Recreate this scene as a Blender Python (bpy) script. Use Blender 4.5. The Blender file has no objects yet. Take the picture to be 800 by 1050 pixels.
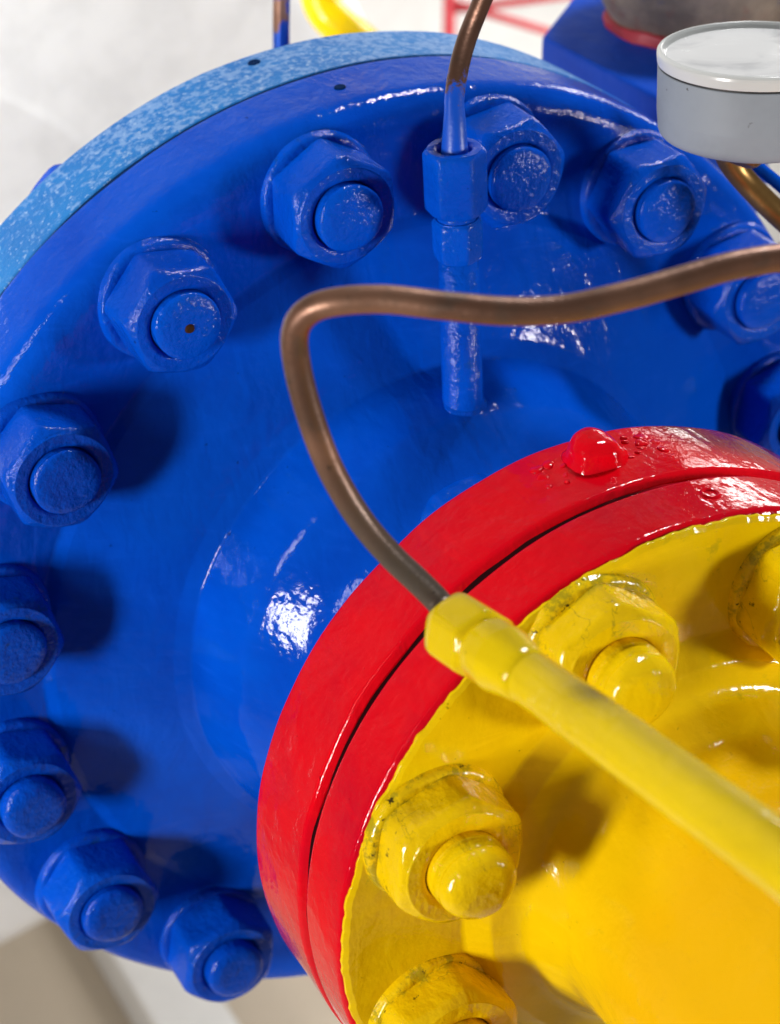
import bpy, math, random
from mathutils import Vector, Matrix, noise

S = 0.16            # one model unit (the bolt circle radius of the blue flange) in metres
H = 5.5 * S         # height of the pipe axis above the floor
R90 = (math.pi / 2, 0, 0)
C = bpy.context.scene.collection
PI = math.pi
random.seed(4)

# ------------------------------------------------------------------ helpers
# model frame: x right, y up, z along the pipe axis towards the viewer
def world(p):
    return Vector((S * p[0], -S * p[2], S * p[1] + H))

def put(o, p=(0, 0, 0)):
    o.location = world(p)
    o.rotation_euler = R90

def mesh_obj(name, verts, faces, mat, parent=None, smooth=True, at=(0, 0, 0)):
    me = bpy.data.meshes.new(name)
    me.from_pydata([(S * v[0], S * v[1], S * v[2]) for v in verts], [], faces)
    me.validate(clean_customdata=False)
    if smooth:
        me.polygons.foreach_set('use_smooth', [True] * len(me.polygons))
    me.materials.append(mat)
    me.update()
    o = bpy.data.objects.new(name, me)
    C.objects.link(o)
    if parent is not None:
        o.parent = parent
    else:
        put(o, at)
    return o

def thing(name, label, cat, at=(0, 0, 0), group=None):
    o = bpy.data.objects.new(name, None)
    o.empty_display_size = 0.02
    C.objects.link(o)
    put(o, at)
    return tag(o, label, cat, group)

def tag(o, label, cat, group=None):
    o['label'] = label
    o['category'] = cat
    if group:
        o['group'] = group
    return o

def join(*parts):
    V, F = [], []
    for v, f in parts:
        k = len(V)
        V += v
        F += [tuple(i + k for i in q) for q in f]
    return V, F

def moved(g, fn):
    return [fn(Vector(v)) for v in g[0]], g[1]

def fillet(pts, seg=6):
    """pts: (r, z, radius of rounding). Returns a rounded polyline."""
    out = []
    n = len(pts)
    for i, (r, z, f) in enumerate(pts):
        p = Vector((r, z))
        if f <= 0 or i in (0, n - 1):
            out.append(p)
            continue
        a = Vector(pts[i - 1][:2]) - p
        b = Vector(pts[i + 1][:2]) - p
        la, lb = a.length, b.length
        a.normalize(); b.normalize()
        ang = a.angle(b)
        d = min(f / math.tan(ang / 2), la * .49, lb * .49)
        p0, p1 = p + a * d, p + b * d
        for k in range(seg + 1):
            t = k / seg
            out.append(p0 * (1 - t) ** 2 + p * 2 * t * (1 - t) + p1 * t ** 2)
    return out

def resample(pts, step):
    out = [pts[0]]
    for a, b in zip(pts, pts[1:]):
        L = (b - a).length
        k = max(1, int(math.ceil(L / step)))
        for i in range(1, k + 1):
            out.append(a.lerp(b, i / k))
    return out

def lump(v, scale, amp, seed):
    q = v * scale + Vector((seed * 7.3, seed * 3.1, -seed * 5.7))
    return noise.noise_vector(q) * amp

def lathe(pts, n=192, amp=0.0, scale=6, seed=0, close0=False, close1=False):
    V, F = [], []
    for p in pts:
        for j in range(n):
            a = 2 * PI * j / n
            v = Vector((p.x * math.cos(a), p.x * math.sin(a), p.y))
            if amp:
                v = v + lump(v, scale, amp, seed)
            V.append(v)
    for i in range(len(pts) - 1):
        for j in range(n):
            k = (j + 1) % n
            F.append((i * n + j, i * n + k, (i + 1) * n + k, (i + 1) * n + j))
    if close0:
        F.append(tuple(range(n))[::-1])
    if close1:
        b = (len(pts) - 1) * n
        F.append(tuple(b + j for j in range(n)))
    # outward winding when the profile runs from front (high z) to back: flip if needed
    return V, F

def flip(g):
    return g[0], [tuple(reversed(f)) for f in g[1]]

def polar(rings, n=84, amp=0.0, scale=8, seed=0, cap=True):
    """rings: list of (z, function angle -> radius), bottom to top."""
    V, F = [], []
    for z, fr in rings:
        for j in range(n):
            a = 2 * PI * j / n
            r = fr(a)
            v = Vector((r * math.cos(a), r * math.sin(a), z))
            if amp:
                v = v + lump(v, scale, amp, seed)
            V.append(v)
    for i in range(len(rings) - 1):
        for j in range(n):
            k = (j + 1) % n
            F.append((i * n + j, i * n + k, (i + 1) * n + k, (i + 1) * n + j))
    if cap:
        F.append(tuple(range(n))[::-1])
        b = (len(rings) - 1) * n
        F.append(tuple(b + j for j in range(n)))
    return V, F

def hexr(a_flat, rot, p=26):
    def f(a):
        s = 0.0
        for k in range(6):
            c = math.cos(a - rot - k * PI / 3 - PI / 6)
            if c > 0:
                s += c ** p
        return a_flat / (s ** (1 / p))
    return f

def const(r):
    return lambda a: r

def smin(a, b, k):
    h = max(0, min(1, .5 + .5 * (b - a) / k))
    return b * (1 - h) + a * h - k * h * (1 - h)

def hex_nut(af, z0, z1, rin, rot, amp=.0015, seed=0, both=False, n=96, slope=1.6, edge=.97, p=26):
    fr = hexr(af, rot, p)
    zs = [z0 + (z1 - z0) * t for t in (0, .06, .2, .35, .5, .6, .68, .76, .83, .89, .94, .98, 1)]
    rings = []
    for z in zs:
        lim = edge * af + (z1 - z) * slope
        if both:
            lim = min(lim, edge * af + (z - z0) * slope)
        rings.append((z, (lambda a, lim=lim: smin(fr(a), lim, .008))))
    rt = edge * af
    for k in (.995, .97, .9, .8):
        rr = rt * k
        if rr > rin + .006:
            rings.append((z1 + .002 * (1 - k) * 10 if False else z1 + .0015, (lambda a, rr=rr: smin(fr(a), rr, .006))))
    rings.append((z1 + .001, const(rin + .005)))
    rings.append((z1 - .006, const(rin + .0005)))
    rings.append((z1 - .035 if z1 - z0 > .05 else z1 - .01, const(rin - .002)))
    return polar(rings, n, amp, 7, seed, cap=False)

def ring_frames(P):
    fr = []
    T = []
    for i in range(len(P)):
        a = P[max(0, i - 1)]; b = P[min(len(P) - 1, i + 1)]
        T.append((b - a).normalized())
    u = T[0].orthogonal().normalized()
    for i, t in enumerate(T):
        if i:
            q = T[i - 1].rotation_difference(t)
            u = q @ u
        u = (u - t * u.dot(t)).normalized()
        fr.append((u, t.cross(u)))
    return fr

def spline(pts, per=10):
    P = [Vector(p) for p in pts]
    out = []
    for i in range(len(P) - 1):
        p0 = P[max(0, i - 1)]; p1 = P[i]; p2 = P[i + 1]; p3 = P[min(len(P) - 1, i + 2)]
        for k in range(per):
            t = k / per
            out.append(.5 * ((2 * p1) + (p2 - p0) * t + (2 * p0 - 5 * p1 + 4 * p2 - p3) * t * t + (3 * p1 - p0 - 3 * p2 + p3) * t ** 3))
    out.append(P[-1])
    return out

def tube(P, rad, n=28, amp=0, scale=5, seed=0):
    fr = ring_frames(P)
    V, F = [], []
    for i, (p, (u, w)) in enumerate(zip(P, fr)):
        r = rad(i / (len(P) - 1)) if callable(rad) else rad
        for j in range(n):
            a = 2 * PI * j / n
            v = p + (u * math.cos(a) + w * math.sin(a)) * r
            if amp:
                v = v + lump(v, scale, amp, seed)
            V.append(v)
    for i in range(len(P) - 1):
        for j in range(n):
            k = (j + 1) % n
            F.append((i * n + j, i * n + k, (i + 1) * n + k, (i + 1) * n + j))
    F.append(tuple(range(n))[::-1])
    b = (len(P) - 1) * n
    F.append(tuple(b + j for j in range(n)))
    return V, F

def along(g, p, d, roll=0):
    """place geometry built along +z at p pointing along d"""
    d = Vector(d).normalized()
    q = Vector((0, 0, 1)).rotation_difference(d)
    m = Matrix.Translation(Vector(p)) @ q.to_matrix().to_4x4() @ Matrix.Rotation(roll, 4, 'Z')
    return moved(g, lambda v: m @ v)

def box(x0, x1, y0, y1, z0, z1, b=.02, seg=3):
    """rounded box as a superellipse-free bevelled mesh"""
    import bmesh
    bm = bmesh.new()
    bmesh.ops.create_cube(bm, size=1)
    for v in bm.verts:
        v.co = Vector((x0 + (v.co.x + .5) * (x1 - x0), y0 + (v.co.y + .5) * (y1 - y0), z0 + (v.co.z + .5) * (z1 - z0)))
    if b:
        bmesh.ops.bevel(bm, geom=bm.edges[:] , offset=b, segments=seg, profile=.5, affect='EDGES')
    bm.verts.index_update()
    V = [v.co.copy() for v in bm.verts]
    F = [tuple(v.index for v in f.verts) for f in bm.faces]
    bm.free()
    return V, F

# ------------------------------------------------------------------ materials
class Mat:
    def __init__(self, name):
        self.m = bpy.data.materials.new(name)
        self.m.use_nodes = True
        self.nt = self.m.node_tree
        self.b = self.nt.nodes['Principled BSDF']
        self.tc = self.nt.nodes.new('ShaderNodeTexCoord')
        oi = self.nt.nodes.new('ShaderNodeObjectInfo')
        mul = self.nt.nodes.new('ShaderNodeVectorMath'); mul.operation = 'SCALE'
        mul.inputs['Scale'].default_value = 1 / S
        self.L(self.tc.outputs['Object'], mul.inputs[0])
        self.obj = mul.outputs[0]
        sc = self.math('MULTIPLY', oi.outputs['Random'], 37.0)
        add = self.nt.nodes.new('ShaderNodeVectorMath'); add.operation = 'ADD'
        self.L(mul.outputs[0], add.inputs[0]); self.L(sc, add.inputs[1])
        self.v = add.outputs[0]
    def L(self, a, b):
        self.nt.links.new(a, b)
    def math(self, op, a, b=0.0, clamp=False):
        n = self.nt.nodes.new('ShaderNodeMath'); n.operation = op; n.use_clamp = clamp
        for i, x in enumerate((a, b)):
            if isinstance(x, (int, float)): n.inputs[i].default_value = x
            else: self.L(x, n.inputs[i])
        return n.outputs[0]
    def noise(self, scale, detail=3, rough=.55, vec=None, stretch=None, distort=0):
        vec = vec or self.v
        if stretch:
            mp = self.nt.nodes.new('ShaderNodeMapping'); mp.inputs['Scale'].default_value = stretch
            self.L(vec, mp.inputs['Vector']); vec = mp.outputs[0]
        n = self.nt.nodes.new('ShaderNodeTexNoise')
        n.inputs['Scale'].default_value = scale; n.inputs['Detail'].default_value = detail
        n.inputs['Roughness'].default_value = rough; n.inputs['Distortion'].default_value = distort
        self.L(vec, n.inputs['Vector'])
        return n.outputs['Fac']
    def ramp(self, x, a, b, smooth=True):
        n = self.nt.nodes.new('ShaderNodeMapRange')
        n.interpolation_type = 'SMOOTHSTEP' if smooth else 'LINEAR'
        n.inputs['From Min'].default_value = a; n.inputs['From Max'].default_value = b
        self.L(x, n.inputs['Value'])
        return n.outputs['Result']
    def mix(self, fac, a, b):
        n = self.nt.nodes.new('ShaderNodeMix'); n.data_type = 'RGBA'
        for s, x in ((n.inputs[0], fac), (n.inputs[6], a), (n.inputs[7], b)):
            if isinstance(x, (int, float)): s.default_value = x
            elif isinstance(x, tuple): s.default_value = (*x, 1)
            else: self.L(x, s)
        return n.outputs[2]
    def color(self, c):
        if isinstance(c, tuple): self.b.inputs['Base Color'].default_value = (*c, 1)
        else: self.L(c, self.b.inputs['Base Color'])
    def rough(self, r):
        if isinstance(r, (int, float)): self.b.inputs['Roughness'].default_value = r
        else: self.L(r, self.b.inputs['Roughness'])
    def bump(self, layers):
        prev = None
        for h, dist, st in layers:
            n = self.nt.nodes.new('ShaderNodeBump')
            n.inputs['Distance'].default_value = dist * S; n.inputs['Strength'].default_value = st
            self.L(h, n.inputs['Height'])
            if prev: self.L(prev, n.inputs['Normal'])
            prev = n.outputs[0]
        self.L(prev, self.b.inputs['Normal'])
    def up(self):
        g = self.nt.nodes.new('ShaderNodeNewGeometry')
        s = self.nt.nodes.new('ShaderNodeSeparateXYZ'); self.L(g.outputs['True Normal'], s.inputs[0])
        return s.outputs['Z']
    def sep(self):
        s = self.nt.nodes.new('ShaderNodeSeparateXYZ'); self.L(self.obj, s.inputs[0])
        return s.outputs
    def radius(self, off=-1.15):
        s = list(self.sep())
        s[1] = self.math('ADD', s[1], off)       # the mesh origin sits at the foot of the flange
        return self.math('SQRT', self.math('ADD', self.math('MULTIPLY', s[0], s[0]), self.math('MULTIPLY', s[1], s[1])))

def paint(name, col, dark, rough=(.2, .38), fine=.5, peel=.5, wave=.6, grain_scale=110, specks=True, grime=None, spec=.38, grain_from=None):
    M = Mat(name)
    big = M.noise(3.2, 4, .6)
    c = M.mix(M.ramp(big, .35, .75), col, dark)
    streak = M.noise(9, 4, .65, stretch=(1, 6, 1), distort=.5)
    lighter = tuple(min(1, x * 1.12 + .004) for x in col)
    c = M.mix(M.math('MULTIPLY', M.ramp(streak, .5, .8), .45), c, lighter)
    if grime:
        g = M.noise(14, 6, .7)
        g2 = M.noise(2.1, 2, .5)
        k = M.math('MULTIPLY', M.ramp(g, .60, .70), M.ramp(g2, .5, .62))
        c = M.mix(M.math('MULTIPLY', k, .55), c, grime)
    pits = M.noise(60, 2, .5)
    if specks:
        c = M.mix(M.math('MULTIPLY', M.ramp(pits, .74, .80), .65), c, tuple(x * .25 for x in dark))
    M.color(c)
    rn = M.noise(16, 4, .6)
    M.rough(M.math('ADD', M.math('MULTIPLY', rn, (rough[1] - rough[0]) * 1.6), rough[0] - (rough[1] - rough[0]) * .3))
    M.b.inputs['Specular IOR Level'].default_value = spec
    f = M.noise(grain_scale, 3, .6)
    if grain_from:
        f = M.math('MULTIPLY', f, M.math('ADD', M.math('MULTIPLY', M.ramp(M.radius(), *grain_from), 9.0), 1.0))
    pl = M.noise(30, 3, .55)
    wv = M.noise(8, 2.5, .5, stretch=(2.6, 1, 1), distort=.6)
    M.bump([(wv, .016, wave * .4), (pl, .006, peel), (f, .0028, fine)])
    return M

BLUE = (.0005, .074, .55)
BLUE_D = (.0005, .052, .45)
M_blue = paint('blue_paint', BLUE, BLUE_D, (.04, .12), fine=.08, peel=.30, wave=.5, spec=.17, grain_scale=80, grain_from=(1.02, 1.12)).m
M_blue_rough = paint('blue_paint_grainy', BLUE, BLUE_D, (.06, .16), fine=1.15, peel=.6, grain_scale=80, spec=.19, grime=(.01, .05, .06)).m

RED = (.74, .001, .008)
M_red = paint('red_paint', RED, (.56, .001, .016), (.05, .14), fine=.14, peel=.35, wave=.7, spec=.3).m
YEL = (.87, .595, .002)
YEL_D = (.81, .52, .002)
M_yellow = paint('yellow_paint', YEL, YEL_D, (.14, .32), fine=.14, peel=.4, wave=.6, grime=(.30, .26, .01)).m
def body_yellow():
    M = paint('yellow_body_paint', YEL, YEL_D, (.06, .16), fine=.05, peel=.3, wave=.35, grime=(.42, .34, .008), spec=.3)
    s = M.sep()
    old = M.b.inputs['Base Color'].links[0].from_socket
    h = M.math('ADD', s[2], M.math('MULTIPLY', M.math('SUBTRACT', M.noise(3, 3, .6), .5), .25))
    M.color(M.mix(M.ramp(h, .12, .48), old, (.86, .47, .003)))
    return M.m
M_yellow_body = body_yellow()
M_yellow_tube = paint('lemon_yellow_paint', (.78, .55, .003), (.70, .48, .003), (.06, .16), fine=.06, peel=.3, wave=.4, spec=.35).m

def nut_paint():
    M = paint('yellow_nut_paint', (.86, .57, .002), (.80, .51, .002), (.06, .2), fine=.12, peel=.7, wave=.9, spec=.4)
    s = M.sep()
    # old green-grey undercoat and rust showing where the coat broke in the joint under the nut
    n = M.noise(22, 6, .72)
    band = M.math('SUBTRACT', 1.0, M.ramp(s[2], .014, .04))
    k = M.math('MULTIPLY', M.ramp(n, .48, .58), band)
    old = M.b.inputs['Base Color'].links[0].from_socket
    c = M.mix(M.math('MULTIPLY', k, .65), old, (.27, .23, .012))
    k2 = M.math('MULTIPLY', M.ramp(M.noise(31, 5, .7), .62, .67), M.math('SUBTRACT', 1.0, M.ramp(s[2], .03, .09)))
    c = M.mix(k2, c, (.07, .045, .006))
    crack = M.math('ABSOLUTE', M.math('SUBTRACT', M.noise(8, 4, .6, distort=.8), .5))
    k3 = M.math('MULTIPLY', M.math('SUBTRACT', 1.0, M.ramp(crack, .002, .009)), M.ramp(M.noise(6, 2, .5), .5, .6))
    c = M.mix(M.math('MULTIPLY', k3, .5), c, (.22, .18, .01))
    M.color(c)
    return M.m
M_ynut = nut_paint()

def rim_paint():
    M = Mat('weathered_rim_painted_sheen')
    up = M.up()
    base = M.mix(M.ramp(M.noise(5, 4, .6), .35, .7), (.001, .185, .55), (.001, .145, .48))  # lighter cyan base has the grazing reflection painted in
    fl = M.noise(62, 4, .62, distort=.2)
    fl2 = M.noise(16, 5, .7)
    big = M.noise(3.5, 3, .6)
    # settled dust, weathering and painted-in sheen: more of it where the rim faces up
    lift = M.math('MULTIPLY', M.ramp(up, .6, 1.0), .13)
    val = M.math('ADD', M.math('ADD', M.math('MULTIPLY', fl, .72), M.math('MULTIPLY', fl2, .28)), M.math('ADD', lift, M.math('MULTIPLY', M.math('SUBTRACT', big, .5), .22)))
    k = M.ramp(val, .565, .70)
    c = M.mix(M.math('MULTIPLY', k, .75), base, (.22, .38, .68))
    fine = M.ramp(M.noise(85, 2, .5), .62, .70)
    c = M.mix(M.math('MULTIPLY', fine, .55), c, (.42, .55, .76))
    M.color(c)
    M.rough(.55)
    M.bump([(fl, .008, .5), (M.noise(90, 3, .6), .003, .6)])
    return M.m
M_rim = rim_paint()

def copper():
    M = Mat('weathered_copper')
    c = M.mix(M.ramp(M.noise(5, 4, .6), .3, .7), (.21, .098, .060), (.135, .070, .046))
    c = M.mix(M.math('MULTIPLY', M.ramp(M.noise(22, 5, .65), .52, .72), .6), c, (.10, .072, .055))
    c = M.mix(M.math('MULTIPLY', M.ramp(M.noise(4, 2, .5), .58, .7), .5), c, (.36, .19, .12))
    M.color(c)
    M.b.inputs['Metallic'].default_value = .5
    M.rough(M.math('ADD', M.math('MULTIPLY', M.noise(18, 4, .6), .2), .30))
    M.bump([(M.noise(14, 3, .5), .006, .35), (M.noise(120, 2, .5), .001, .5)])
    return M
def copper_tarnished():
    M = copper()
    s = M.sep()
    old = M.b.inputs['Base Color'].links[0].from_socket
    h = M.math('ADD', s[1], M.math('MULTIPLY', M.math('SUBTRACT', M.noise(4, 4, .6), .5), .25))
    # grey tarnish on the stretch next to the fitting
    c = M.mix(M.math('MULTIPLY', M.math('SUBTRACT', 1.0, M.ramp(h, .02, .38)), .8), old, (.105, .095, .080))
    M.color(M.mix(M.math('MULTIPLY', M.ramp(M.noise(48, 3, .6), .68, .73), .7), c, (.04, .03, .025)))
    return M.m
M_copper = copper_tarnished()

def copper_blue():
    """copper tube with blue paint splashed over its lower end"""
    M = copper()
    s = M.sep()
    old = M.b.inputs['Base Color'].links[0].from_socket
    h = M.math('ADD', s[1], M.math('MULTIPLY', M.math('SUBTRACT', M.noise(34, 5, .7), .5), .16))
    k = M.math('SUBTRACT', 1.0, M.ramp(h, .125, .15))
    M.color(M.mix(k, old, BLUE))
    inv = M.math('MULTIPLY', M.math('SUBTRACT', 1.0, k), .75)
    M.L(inv, M.b.inputs['Metallic'])
    return M.m
M_copper_blue = copper_blue()

def simple(name, col, rough=.4, metallic=0, bump=.2, scale=40, var=.85, spec=.5):
    M = Mat(name)
    M.color(M.mix(M.ramp(M.noise(6, 4, .6), .35, .7), col, tuple(x * var for x in col)))
    M.rough(M.math('ADD', M.math('MULTIPLY', M.noise(12, 3, .6), .15), rough - .07))
    M.b.inputs['Metallic'].default_value = metallic
    M.b.inputs['Specular IOR Level'].default_value = spec
    M.bump([(M.noise(scale, 3, .6), .004, bump)])
    return M
def case_enamel():
    M = simple('grey_gauge_enamel', (.29, .325, .37), .6, 0, .08)
    old = M.b.inputs['Base Color'].links[0].from_socket
    s = M.sep()
    chip = M.math('MULTIPLY', M.ramp(M.noise(38, 3, .6), .70, .74), M.ramp(s[1], .04, .16))
    M.color(M.mix(M.math('MULTIPLY', chip, .85), old, (.07, .06, .05)))
    return M.m
M_case = case_enamel()
M_ring = simple('white_plastic_ring', (.66, .67, .66), .22, 0, .05, var=.95).m
M_dial = simple('white_dial_card', (.78, .78, .77), .5, 0, .02, var=.97).m
M_blue_seam = simple('dark_blue_joint', (.003, .02, .08), .9, spec=.05).m
def gap_shade():
    M = simple('flange_gap_shade', (.016, .002, .003), .9, spec=.05)  # dark colour stands in for the shade inside the flange gap
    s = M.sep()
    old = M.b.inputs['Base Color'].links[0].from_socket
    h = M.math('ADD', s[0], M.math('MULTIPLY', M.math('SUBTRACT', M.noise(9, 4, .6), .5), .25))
    M.color(M.mix(M.ramp(h, -.10, .12), old, (.42, .001, .008)))    # painted gap shade gives way to lit red on this side
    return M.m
M_gap_shade = gap_shade()
M_spot = simple('dark_rust', (.045, .018, .008), .85, spec=.1).m
M_black = simple('dark_seal', (.02, .018, .018), .6).m

def lens():
    M = Mat('clouded_gauge_lens')
    k = M.ramp(M.noise(9, 5, .65, distort=1.0), .45, .75)
    dirt = M.math('MULTIPLY', M.ramp(M.noise(6, 4, .6, distort=.6), .48, .72), .7)
    M.color(M.mix(dirt, (.92, .92, .92), (.42, .43, .46)))
    M.rough(M.math('ADD', M.math('MULTIPLY', k, .25), .10))
    M.b.inputs['Transmission Weight'].default_value = .1
    M.b.inputs['IOR'].default_value = 1.45
    return M.m
M_lens = lens()

def rusty():
    M = Mat('bare_weathered_steel')
    c = M.mix(M.ramp(M.noise(7, 5, .65), .35, .65), (.36, .275, .205), (.20, .155, .12))
    c = M.mix(M.math('MULTIPLY', M.ramp(M.noise(12, 5, .7), .55, .68), .7), c, (.26, .09, .07))
    c = M.mix(M.math('MULTIPLY', M.ramp(M.noise(9, 4, .7, stretch=(2, 1, 1)), .62, .68), .6), c, (.06, .09, .22))
    M.color(c)
    M.rough(.55)
    M.b.inputs['Metallic'].default_value = .1
    M.bump([(M.noise(18, 5, .65), .012, .6)])
    return M.m
M_rusty = rusty()

def bronze_blue():
    M = copper()
    old = M.b.inputs['Base Color'].links[0].from_socket
    k = M.ramp(M.noise(7, 4, .6), .5, .56)
    M.color(M.mix(k, old, (.004, .06, .38)))
    return M.m
M_rust_blue = bronze_blue()
M_bronze = simple('bronze_tube', (.34, .19, .06), .35, .8, .2, var=.5).m
M_white = simple('white_tank_enamel', (.76, .755, .74), .75, 0, .5, scale=9, var=.9).m
M_wall = simple('white_wall_plaster', (.72, .71, .69), .8, 0, .3, scale=15, var=.93).m
M_beam = simple('white_beam_paint', (.80, .80, .79), .4, 0, .1, var=.95).m
M_block = paint('blue_block_paint', (.0005, .060, .48), (.0005, .045, .40), (.35, .5), fine=.3, peel=.4, spec=.1).m
M_ringred = simple('worn_red_paint', (.5, .015, .04), .5, 0, .5, scale=18, var=.4).m
M_frame = simple('red_frame_paint', (.72, .06, .08), .4, 0, .1).m
M_grey = simple('grey_steel', (.35, .35, .36), .5, 0, .1).m
def floor_mat():
    M = Mat('beige_floor_coating')
    c = M.mix(M.ramp(M.noise(.5, 4, .6), .35, .7), (.53, .45, .35), (.47, .40, .31))
    c = M.mix(M.math('MULTIPLY', M.ramp(M.noise(25, 4, .7), .6, .7), .25), c, (.28, .25, .21))
    M.color(c)
    M.rough(.45)
    M.bump([(M.noise(30, 4, .6), .01, .2)])
    return M.m
M_floor = floor_mat()

# ------------------------------------------------------------------ setting
def structure(o):
    o['kind'] = 'structure'
    return o
structure(mesh_obj('floor', [(-40, -5.5, 30), (60, -5.5, 30), (60, -5.5, -40), (-40, -5.5, -40)], [(0, 1, 2, 3)], M_floor, smooth=False))
structure(mesh_obj('wall', *box(-40, 60, -5.5, 30, -9.9, -9.4, 0), M_wall, smooth=False))

# ------------------------------------------------------------------ blue rear flange with its body
body = thing('blue_valve', 'blue valve body flange with weathered dusty light blue rim with painted-in sheen behind the front cover', 'valve', (0, -1.15, -.6))
def child(name, g, mat, root, off):
    return mesh_obj(name, [Vector(v) - Vector(off) for v in g[0]], g[1], mat, root)
o0 = (0, -1.15, -.6)
prof = resample(fillet([(.6, -.376, 0), (1.138, -.371, .002), (1.1505, -.376, .006), (1.146, -.574, .02), (1.10, -.582, 0), (.60, -.585, 0)]), .02)
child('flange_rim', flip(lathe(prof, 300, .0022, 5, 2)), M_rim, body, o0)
prof = fillet([(.70, -.583, 0), (.66, -.70, .1), (.60, -.9, .12), (.5, -1.08, .1), (0.001, -1.1, 0)])
child('seam_line', lathe([Vector((1.1455, -.377)), Vector((1.1472, -.3685)), Vector((1.1455, -.360))], 300, .0022, 5, 2), M_blue_seam, body, o0)
child('casing', flip(lathe(prof, 96, .003, 4, 3)), M_blue, body, o0)
g = join(along(lathe([Vector((.2, 0)), Vector((.2, 4.75)), Vector((.34, 4.75)), Vector((.34, 4.78)), Vector((.001, 4.78))], 48), (.42, -.70, -.85), (0, -1, 0)))
child('pedestal', flip(g), M_blue, body, o0)
for (a, z) in ((99.6, -.52), (95.5, -.27)):
    ca, sa = math.cos(math.radians(a)), math.sin(math.radians(a))
    h = along(lathe(fillet([(.015, -.004, 0), (.013, .0035, .003), (.001, .001, 0)], 3), 20), (1.1465 * ca, 1.1465 * sa, z), (ca, sa, 0))
    if z < -.4:
        child('painted_hole', h, M_blue_seam, body, o0)  # dark cap painted as the shade inside a hole

# ------------------------------------------------------------------ blue front cover: flange, hub, neck
cover = thing('blue_cover', 'glossy blue round cover flange with raised hub and neck', 'flange', (0, -1.15, -.3))
o1 = (0, -1.15, -.3)
prof = resample(fillet([(.5, -.366, 0), (1.140, -.366, .002), (1.1490, -.363, .004), (1.150, -.15, .065), (.885, -.153, .02),
                        (.862, -.136, .02), (.632, -.040, .035), (.598, -.018, .020), (.586, .03, .03), (.552, .14, .10), (.455, .27, .16), (.435, .56, 0)], 8), .012)
child('flange_plate', flip(lathe(prof, 420, .0035, 4.5, 1)), M_blue, cover, o1)
h = along(lathe(fillet([(.013, -.004, 0), (.012, .003, .003), (.001, .001, 0)], 3), 20), (1.149 * math.cos(1.667), 1.149 * math.sin(1.667), -.27), (math.cos(1.667), math.sin(1.667), 0))
child('painted_hole', h, M_blue_seam, cover, o1)  # raised dark cap, painted shade in place of a real hole

# ------------------------------------------------------------------ bolts
WHERE = {
 0: 'blue bolt lowest on the flange, close to the red flange edge',
 1: 'blue bolt second from the bottom, above the white beam',
 2: 'blue bolt at the lower left with its left side lit',
 3: 'blue bolt cut by the left picture edge, casting a square shadow',
 4: 'blue bolt at the left with a bright ring edge highlight',
 5: 'blue bolt with a rusty centre dot on its stud end',
 6: 'blue bolt above the bend of the copper tube',
 7: 'blue bolt half hidden behind the upright blue fitting',
 8: 'blue bolt just below the grey gauge',
 9: 'blue bolt crossed by the copper tube at the right',
 10: 'blue bolt at the right picture edge above the red rim',
}
ROT = {0: 22, 1: 54, 2: 50, 3: 48, 4: 48, 5: 54, 6: 32, 7: 10, 8: 5, 9: 12, 10: 20}
GB = 'blue nuts and studs round the blue flange'

def bolt(pos, face, rot, label, group, mats, seed, tip=0.0, nutz=-.020, af=.110, sr=.0705, dome=.010, back=(-.585, -.648), back_af=None, dot=False, backmat=None, chip=False):
    """pos (x, y); the face the washer sits on; tip = z of the stud end"""
    rnd = random.Random(seed)
    root = thing('flange_bolt', label, 'bolt', (pos[0], pos[1], face), group)
    mat = mats
    T, N = tip - face, nutz - face
    # washer
    wr = af * (1.17 if mats is M_blue_rough else 1.13)
    w = polar([(-.004, const(wr + .004)), (.006, const(wr + .002)), (.013, const(wr)), (.017, const(wr - .004)), (.019, const(wr - .012)), (.0185, const(wr - .035)), (.012, const(af * .9))], 80, .004, 9, seed, cap=False)
    mesh_obj('washer', *w, mat, root)
    blue = mats is M_blue_rough
    n = hex_nut(af, .017, N, sr, math.radians(rot), .0035 if blue else .006, seed + 50, edge=.93 if blue else .92, slope=1.3, p=20 if blue else 13)
    ax = Vector((rnd.uniform(-1, 1), rnd.uniform(-1, 1), 0))
    mesh_obj('nut', *n, mat, root)
    # stud: rounded end, a few paint-filled threads low down
    h = (.010 if blue else .018) + dome
    st = fillet([(sr - .001, N - .03, 0), (sr, N + .010, .004), (sr, N + .012, 0)], 5)
    if not blue:
        st += [Vector((sr - (.005 if q % 2 else 0), N + .012 + .005 * q)) for q in range(1, 6)]
    st += [Vector((sr, T + dome - h))] + [Vector((max(.0005, sr * math.cos(t) ** .42), T + dome - h + h * math.sin(t))) for t in [PI / 2 * q / 14 for q in range(1, 15)]]
    mesh_obj('stud', *flip(flip(lathe(st, 56, .0035 if blue else .0055, 11, seed + 9))), mat, root)
    # rear nut and stud tail
    if back:
        b0, b1 = back[0] - face, back[1] - face
        g = hex_nut(back_af or af, 0, b0 - b1, sr, math.radians(rot + 17), .002, seed + 3, n=60)
        g = moved(g, lambda v: Vector((v.x, -v.y, b0 - v.z)))
        mesh_obj('rear_nut', *g, backmat or mat, root)
        tail = fillet([(sr, b1 + .03, 0), (sr, b1 - .006, .004), (sr - .01, b1 - .012, .004), (.0005, b1 - .012, 0)], 3)
        mesh_obj('stud_tail', *flip(lathe(tail, 36)), backmat or mat, root)
    if dot:
        d = lathe(fillet([(.012, T + dome - .003, 0), (.008, T + dome + .0035, .003), (.0005, T + dome + .003, 0)], 3), 14, .002, 60, 3)
        mesh_obj('rust_spot', *d, M_spot, root)
    return root

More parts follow.
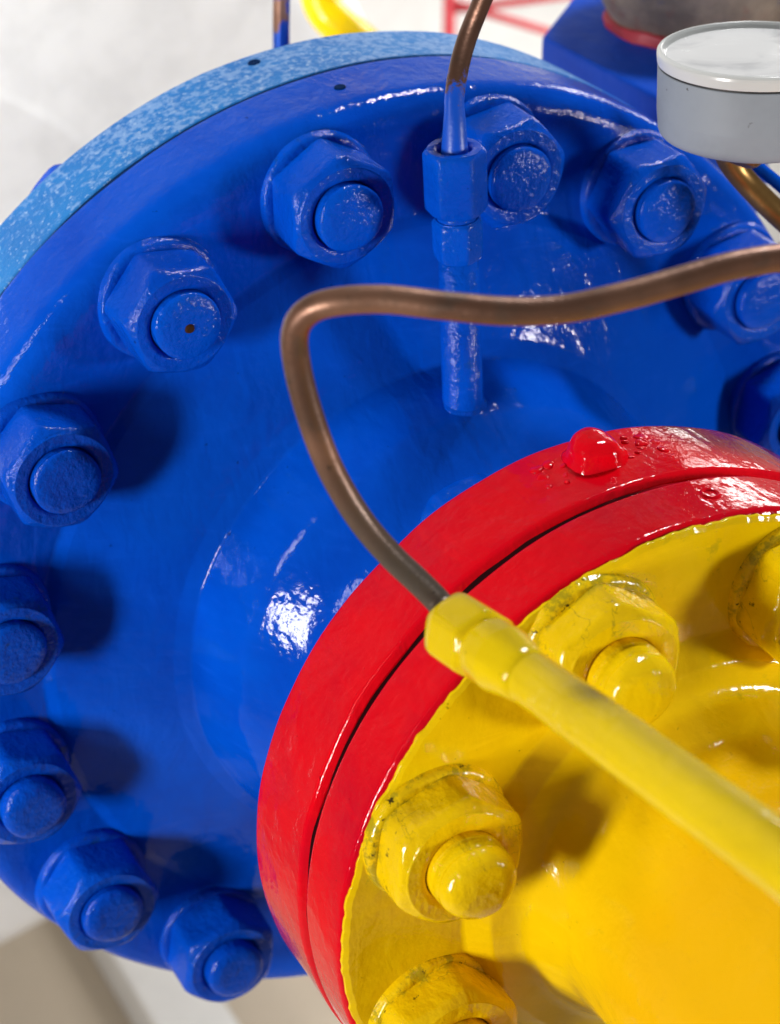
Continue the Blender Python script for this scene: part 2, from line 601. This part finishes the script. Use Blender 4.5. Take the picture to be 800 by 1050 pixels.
for k in range(11):
    a = math.radians(-122.4 - 22.5 * k)
    rr = random.Random(k)
    bolt((math.cos(a), math.sin(a)), -.152, ROT[k], WHERE[k], GB, M_blue_rough, k * 3 + 1,
         tip=.004 + rr.uniform(-.006, .006), dome=.010 if k in (0, 1, 2) else .003, dot=(k == 5))

# ------------------------------------------------------------------ red flange on the blue neck
rf = thing('red_flange', 'glossy red flange ring welded to the blue neck, with a knob on top', 'flange', (0, -.72, .66))
o2 = (0, -.72, .66)
prof = resample(fillet([(.40, .556, 0), (.69, .556, .004), (.712, .564, .014), (.714, .760, .014), (.70, .769, .003), (.55, .769, 0), (.40, .769, 0)], 6), .014)
child('flange_ring', lathe(prof, 300, .0028, 7, 11), M_red, rf, o2)
child('gap_shade_ring', lathe([Vector((.6975, .752)), Vector((.6985, .772)), Vector((.6975, .792))], 240, .005, 12, 3), M_gap_shade, rf, o2)  # added dark ring that paints shade into the gap between the flanges
a = math.radians(93)
ca, sa = math.cos(a), math.sin(a)
lug = polar([(-.02, const(.062)), (.006, const(.058)), (.016, const(.050)), (.034, const(.047)), (.047, const(.042)), (.055, const(.031)), (.058, const(.015)), (.058, const(.002))], 40, .015, 13, 33)
child('knob', along(lug, (.705 * ca, .705 * sa, .648), (ca, sa, 0)), M_red, rf, o2)
rnd = random.Random(8)
sp = []
for i in range(26):
    aa = a + (rnd.uniform(-.20, -.07) if i < 17 else rnd.uniform(.07, .17))
    r = rnd.uniform(.006, .015)
    sp.append(along(polar([(-.006, const(r)), (.000, const(r * .95)), (.0015, const(r * .7)), (.002, const(r * .1))], 14, .006, 40, i), (.713 * math.cos(aa), .713 * math.sin(aa), rnd.uniform(.60, .70)), (math.cos(aa), math.sin(aa), 0)))
child('weld_spatter', join(*sp), M_red, rf, o2)

# ------------------------------------------------------------------ yellow pipe flange with red rim
yf = thing('pipe_flange', 'yellow faced pipe flange with glossy red rim and thick yellow pipe', 'flange', (0, -.72, .86))
o3 = (0, -.72, .86)
prof = resample(fillet([(.40, .786, 0), (.70, .786, .003), (.711, .792, .010), (.712, .925, .012), (.695, .931, .003), (.40, .931, 0)], 6), .012)
child('rim', lathe(prof, 300, .0025, 7, 12), M_red, yf, o3)
def ragged():
    n = 560
    V, F = [], []
    prof = resample(fillet([(.705, .929, 0), (.7045, .9345, .002), (.694, .9385, .006), (.465, .939, .02), (.425, .975, .02), (.365, .99, .05), (.328, 1.07, .10), (.320, 1.34, .1), (.322, 2.0, .002), (.310, 2.005, 0)], 8), .011)
    for i, p in enumerate(prof):
        for j in range(n):
            a = 2 * PI * j / n
            r = p.x
            if r > .66:
                w = (r - .66) / .045
                q = Vector((math.cos(a), math.sin(a), .3))
                r += w * (noise.noise(q * 26) * .004 + noise.noise(q * 9) * .005 + noise.noise(q * 60) * .0025)
            v = Vector((r * math.cos(a), r * math.sin(a), p.y))
            V.append(v + lump(v, 6, .004, 5) + lump(v, 18, .0012, 6))
    for i in range(len(prof) - 1):
        for j in range(n):
            k = (j + 1) % n
            F.append((i * n + j, i * n + k, (i + 1) * n + k, (i + 1) * n + j))
    return V, F
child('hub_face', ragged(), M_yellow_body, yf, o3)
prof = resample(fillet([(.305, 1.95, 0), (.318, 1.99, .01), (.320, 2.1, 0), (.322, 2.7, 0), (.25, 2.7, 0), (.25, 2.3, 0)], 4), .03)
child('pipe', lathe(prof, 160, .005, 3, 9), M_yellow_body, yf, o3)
a = math.radians(83.5)
pit = along(lathe(fillet([(.022, -.003, 0), (.017, .005, .004), (.012, .003, .003), (.009, -.004, 0), (.001, -.005, 0)], 4), 24, .002, 40, 2), (.711 * math.cos(a), .711 * math.sin(a), .85), (math.cos(a), math.sin(a), 0))
child('pit', pit, M_red, yf, o3)

YW = {157.5: ('yellow bolt in front of the red rim with chipped green joint', 24),
      112.5: ('yellow bolt half behind the slanting yellow tube', 30),
      67.5: ('yellow bolt cut by the right picture edge', 12),
      202.5: ('yellow bolt cut by the bottom picture edge', 20)}
for deg, (lab, rot) in YW.items():
    a = math.radians(deg)
    bolt((.566 * math.cos(a), .566 * math.sin(a)), .938, rot, lab, 'yellow nuts and studs round the yellow flange', M_ynut,
         int(deg), tip=1.108, nutz=1.045, af=.123, sr=.073, dome=.022, back=(.554, .465 if deg == 112.5 else .535), back_af=.100, backmat=M_blue)

# ------------------------------------------------------------------ copper tube and yellow tube
cp = [(-.5756, .758, 1.075), (-.5676, .7614, 1.0292), (-.5942, .798, 1.0045), (-.6335, .8479, .9776), (-.6758, .9144, .9512), (-.7174, 1.0086, .933), (-.7492, 1.1133, .9259), (-.7672, 1.1982, .9259),
      (-.7719, 1.2593, .9353), (-.757, 1.2975, .9569), (-.723, 1.3174, .9872), (-.6658, 1.3241, 1.025), (-.6015, 1.3209, 1.0731), (-.5184, 1.3178, 1.1307), (-.4411, 1.3202, 1.1686),
      (-.3601, 1.3363, 1.1994), (-.2725, 1.3532, 1.2201), (-.1848, 1.3689, 1.2416), (-.0803, 1.372, 1.2671), (.1013, 1.3606, 1.3153)]
base = Vector(cp[0])
g = tube(spline([Vector(p) - base for p in cp], 8), .0215, 32, .0015, 6, 4)
o = mesh_obj('copper_tube', *g, M_copper, at=base)
tag(o, 'bent brown copper tube running from the yellow fitting across the blue cover', 'tube')

yp = [Vector(p) for p in ((-.5745, .7548, 1.086), (-.5618, .7560, 1.1500), (-.5607, .7917, 1.3514), (-.5906, .9285, 1.9751), (-.5986, .9712, 2.1772), (-.63, 1.06, 2.6))]
yt = thing('instrument_tube', 'slanting yellow tube with hex fitting holding the copper tube', 'tube', yp[0])
d = (Vector((-.5607, .7917, 1.3514)) - yp[0])
d.normalize()
def local(v): return v
L = lambda g: (list(g[0]), g[1])
hexg = hex_nut(.056, 0, .098, .022, .35, .0025, 3, both=True, n=60, edge=.93, p=18)
mesh_obj('hex_nut', *along(hexg, (0, 0, 0), d), M_yellow_tube, yt)
col = lathe(fillet([(.03, .085, 0), (.050, .094, .004), (.054, .110, .008), (.055, .150, .02), (.046, .20, .03), (.043, .23, .0), (.02, .23, 0)], 4), 48, .0012, 14, 5)
mesh_obj('collar', *along(col, (0, 0, 0), d), M_yellow_tube, yt)
P = [d * .13, d * .18, d * .23] + [p - yp[0] for p in spline(yp[2:], 10)]
mesh_obj('stem', *tube(P, lambda t: .0425 + .008 * t, 40, .0015, 6, 2), M_yellow_tube, yt)

# ------------------------------------------------------------------ upright blue nipple with compression nut, and the tube above
nb = Vector((-.009, .565, .09))
top = Vector((-.039, 1.124, .09))
d = (top - nb).normalized()
np_ = thing('pipe_nipple', 'upright blue pipe nipple with two hex nuts on the blue hub', 'fitting', nb)
mesh_obj('stem', *along(lathe(fillet([(.044, -.08, 0), (.042, .0, .0), (.040, .40, 0), (.03, .40, 0)], 5), 48, .0025, 12, 3), (0, 0, 0), d), M_blue_rough, np_)
mesh_obj('weld_bead', *along(lathe(fillet([(.053, -.06, 0), (.053, -.016, .010), (.047, -.004, .008), (.038, .004, 0)], 5), 48, .007, 16, 5), (0, 0, 0), d), M_blue_rough, np_)
mesh_obj('lower_hex', *along(hex_nut(.045, .325, .412, .03, .5, .0015, 8, both=True, n=60, edge=.975, p=40), (0, 0, 0), d), M_blue_rough, np_)
mesh_obj('neck', *along(lathe([Vector((.040, .40)), Vector((.040, .44))], 40), (0, 0, 0), d), M_blue_rough, np_)
mesh_obj('compression_nut', *along(hex_nut(.056, .428, .560, .032, .62, .0015, 9, both=True, n=72, edge=.96, p=22), (0, 0, 0), d), M_blue_rough, np_)
tb = nb + d * .535
tp = [tb, (-.0388, 1.1236, .09), (-.0342, 1.1734, .08), (-.024, 1.2147, .06), (.0002, 1.2564, .03), (.0386, 1.2972, -.01), (.0916, 1.3334, -.06), (.1494, 1.3741, -.11), (.2289, 1.4261, -.17), (.33, 1.48, -.24)]
g = tube(spline([Vector(p) - tb for p in tp], 8), lambda t: .0195 + .011 * max(0, 1 - t * 3.5), 30, .0012, 8, 6)
o = mesh_obj('copper_tube', *g, M_copper_blue, at=tb)
tag(o, 'short copper tube rising from the upright blue fitting, splashed with blue paint', 'tube')

# ------------------------------------------------------------------ gauge
gb = Vector((.557, 1.098, .250))
ga = thing('pressure_gauge', 'round grey gauge with white ring and clouded glass, lying face up', 'gauge', gb)
UP = (0.0, .9984, -.055)
def G(name, pts, mat, n=96, **k):
    return mesh_obj(name, *along(lathe(fillet(pts, 6), n, **k), (0, 0, 0), UP), mat, ga)
G('case', [(.001, .0, 0), (.165, .0, .02), (.192, .012, .03), (.196, .06, .02), (.197, .148, .003), (.188, .149, 0)], M_case, amp=.0008, scale=5)
G('seal', [(.187, .144, 0), (.1945, .145, .002), (.1945, .154, .002), (.187, .155, 0)], M_black, amp=.001, scale=20)
G('bezel', [(.17, .152, 0), (.198, .152, .004), (.1995, .170, .003), (.199, .176, .005), (.195, .181, .004), (.190, .1815, .003), (.186, .176, .003), (.183, .169, .002), (.168, .163, 0)], M_ring, amp=.0006)
G('dial', [(.001, .156, 0), (.175, .156, 0)], M_dial)
G('lens', [(.185, .1685, 0), (.170, .169, .003), (.10, .169, .0), (.001, .170, 0)], M_lens)
G('stem', [(.001, -.045, 0), (.04, -.045, .004), (.042, -.02, .004), (.05, -.005, 0), (.05, .004, 0)], M_bronze, 40)
sb = gb + Vector((0, -.035, 0))
tp = [sb, (.575, .895, .16), (.60, .93, .10), (.615, .965, .10), (.650, .938, .115), (.70, .89, .14), (.80, .79, .2), (.95, .62, .3)]
tp = [sb, sb + Vector((.012, -.018, -.03)), (.590, 1.02, .12), (.610, .985, .10), (.648, .935, .11), (.70, .872, .155), (.80, .77, .21), (.95, .60, .3)]
o = mesh_obj('gauge_tube', *tube(spline([Vector(p) - sb for p in tp], 8), .026, 24), M_bronze, at=sb)
tag(o, 'bronze tube running down to the right from under the gauge', 'tube')
tp = [(.62, 1.02, -.02), (.67, .975, .03), (.72, .93, .075), (.78, .87, .12), (.9, .74, .2)]
o = mesh_obj('impulse_tube', *tube(spline([Vector(p) - Vector(tp[0]) for p in tp], 8), .014, 20), M_blue, at=tp[0])
tag(o, 'thin blue tube beside the bronze tube under the gauge', 'tube')

# ------------------------------------------------------------------ things behind the flange
cn = Vector((.891, .835, -1.145))
st = thing('valve_block', 'flat topped blue block behind the flange carrying the weathered stub', 'block', cn)
e1 = Vector((.047, 0, .999)); e1.normalize()      # near edge runs towards the viewer
e2 = Vector((.70, 0, -.71)); e2.normalize()
g = box(0, 1.7, -.9, 0, 0, .60, .015, 3)
mesh_obj('block_body', *moved(g, lambda v: e2 * v.x + Vector((0, v.y, 0)) + e1 * v.z), M_block, st)
vb = Vector((1.31, .83, -1.05))
vs = thing('pipe_stub', 'weathered grey brown round stub with red ring on the blue block', 'stub', vb)
mesh_obj('stub_body', *along(lathe(fillet([(.19, -.01, 0), (.235, .03, .03), (.268, .10, .05), (.288, .17, .02), (.283, .185, .008), (.294, .20, .01), (.31, .42, .02), (.001, .43, 0)], 5), 80, .005, 7, 4), (0, 0, 0), UP), M_rusty, vs)
mesh_obj('red_ring', *along(lathe(fillet([(.165, -.01, 0), (.250, -.004, .004), (.243, .026, .006), (.17, .034, 0)], 4), 80, .010, 14, 8), (0, 0, 0), UP), M_ringred, vs)

sb = Vector((.19, .70, -1.22))
tp = [sb, (.2002, .8914, -1.2418), (.2497, .9697, -1.3331), (.36, 1.18, -1.50), (.5, 1.6, -1.6)]
tp = [sb, sb + Vector((0, .25, 0)), sb + Vector((.02, .6, 0)), sb + Vector((.06, 1.0, -.05))]
tp = [Vector(p) - sb for p in tp]
o = mesh_obj('vent_tube', *tube(spline(tp, 8), .021, 20), M_rust_blue, at=sb)
tag(o, 'thin upright tube, rust and blue, rising behind the dusty rim', 'tube')

tk = thing('tank', 'large white enamelled tank behind the blue flange', 'tank', (-.72, -3.25, -5))
tc = Vector((-.9, -1.3, 0)) - Vector((-.9, -3.4, -5))
prof = fillet([(.001, -3.1, 0), (.9, -3.12, .3), (1.50, -3.16, .03), (1.53, -3.172, .03), (2.45, -3.36, .25), (2.7, -3.9, .3), (2.75, -9, 0), (.001, -9, 0)], 8)
g = lathe(prof, 128, .02, 1.5, 3)
mesh_obj('shell', *moved(g, lambda v: v + Vector((tc.x, tc.y, 5 - 0)) if False else v + Vector((0, 2.1, 5))), M_white, tk)
for x in (-1.2, 1.2):
    mesh_obj('saddle', *moved(box(x - .3, x + .3, -2.25, .3, -3.6, -2.8, .03), lambda v: v), M_white, tk)

o = mesh_obj('skid_beam', *box(-.19, .19, 0, .30, -3, 6, .02), M_beam, at=(.98, -5.5, -6))
tag(o, 'white painted steel beam lying on the beige floor', 'beam')

yb = Vector((1.3, -5.5, -2.4))
ye = thing('bent_pipe', 'yellow painted bent pipe standing far behind the blue flange', 'pipe', yb)
tp = [(1.02, 2.4, -2.75), (.985, 1.3, -2.70), (.9716, .6733, -2.6566), (.9435, .5678, -2.6015), (.945, .4919, -2.5643), (.985, .4355, -2.5269), (1.06, .3651, -2.5149), (1.16, .2501, -2.4881), (1.27, .0, -2.42), (1.3, -.5, -2.4), (1.3, -2, -2.4), (1.3, -5.5, -2.4)]
mesh_obj('bend', *tube(spline([Vector(p) - yb for p in tp], 6), .062, 24), M_yellow, ye)

rfm = thing('steel_rack', 'blurred red steel tube frame standing far behind the flange', 'frame', (3.9, -5.5, -6.3))
def bar(a, b, r=.05):
    b0 = Vector((3.9, -5.5, -6.3))
    return tube([Vector(a) - b0, Vector(b) - b0], r, 12)
bars = [((3.53, -5.5, -6.48), (3.53, .4, -6.48), .033), ((3.5462, -1.0337, -6.4654), (4.9, -.83, -5.75), .022), ((3.53, -.99, -6.47), (4.067, -1.1502, -5.992), .022), ((4.067, -1.1502, -5.992), (4.9, -1.42, -5.8), .022),
        ((4.95, -5.5, -5.75), (4.95, .4, -5.75), .033)]
for a, b, w in bars:
    mesh_obj('bar', *bar(a, b, w), M_frame, rfm)

# ------------------------------------------------------------------ camera
cam = bpy.data.cameras.new('camera')
cam.sensor_fit = 'HORIZONTAL'
cam.sensor_width = 36
cam.lens = 2355.42 / 800 * 36
cam.clip_start = .02
cam.clip_end = 100
co = bpy.data.objects.new('camera', cam)
C.objects.link(co)
co.location = world((-2.0677, 2.7723, 3.7812))
W = Matrix(((.890264618, .230355414, -.392893487), (-.455443639, .450280247, -.767996608), (0, .862661047, .505780481)))
co.rotation_euler = W.to_euler()
cam.dof.use_dof = True
cam.dof.focus_distance = 4.3 * S
cam.dof.aperture_fstop = 19
bpy.context.scene.camera = co

# ------------------------------------------------------------------ light
def area(name, p, target, size, size_y, power, col=(1, 1, 1), spread=math.pi):
    l = bpy.data.lights.new(name, 'AREA')
    l.shape = 'RECTANGLE'; l.size = size * S; l.size_y = size_y * S
    l.energy = power; l.color = col
    o = bpy.data.objects.new(name, l)
    C.objects.link(o)
    l.spread = spread
    o.location = world(p)
    o.rotation_euler = (world(target) - world(p)).to_track_quat('-Z', 'Y').to_euler()
    return o
area('lamp_left', (-7.6, .6, 2.8), (0, 0, .2), 1.15, 2.0, 15, (1, .97, .93))
area('lamp_right', (5.6, .9, 6.1), (0, 0, .2), 1.2, 1.1, 9.2, (1, .98, .96))
area('ceiling_lamp', (3.6, 8.4, -2.6), (0, 0, -.8), 1.4, 1.1, 16, (1, 1, 1))
area('tank_fill', (-7, 3.5, -1.2), (-1.2, -.4, -4.5), 2.5, 2.5, 7, (1, .99, .96), math.radians(75))  # added fill without a visible source, brightens the tank
area('floor_fill', (4.2, 2.0, -3.2), (1.6, -5.5, -5.4), 2.5, 1.5, 4.5, (1, .98, .95))  # added off-frame fill for the floor and glints on the red rim
area('wall_fill', (5, -4.3, -6.6), (4.4, -1.2, -9.4), 4, 1.5, 4, (1, .99, .97))  # added fill hidden behind the flanges, brightens the back wall

w = bpy.data.worlds.new('World')
bpy.context.scene.world = w
w.use_nodes = True
w.node_tree.nodes['Background'].inputs[0].default_value = (.9, .95, 1, 1)
w.node_tree.nodes['Background'].inputs[1].default_value = .085

sc = bpy.context.scene
sc.view_settings.view_transform = 'Standard'
sc.view_settings.look = 'None'
sc.view_settings.exposure = 0
sc.view_settings.gamma = 1
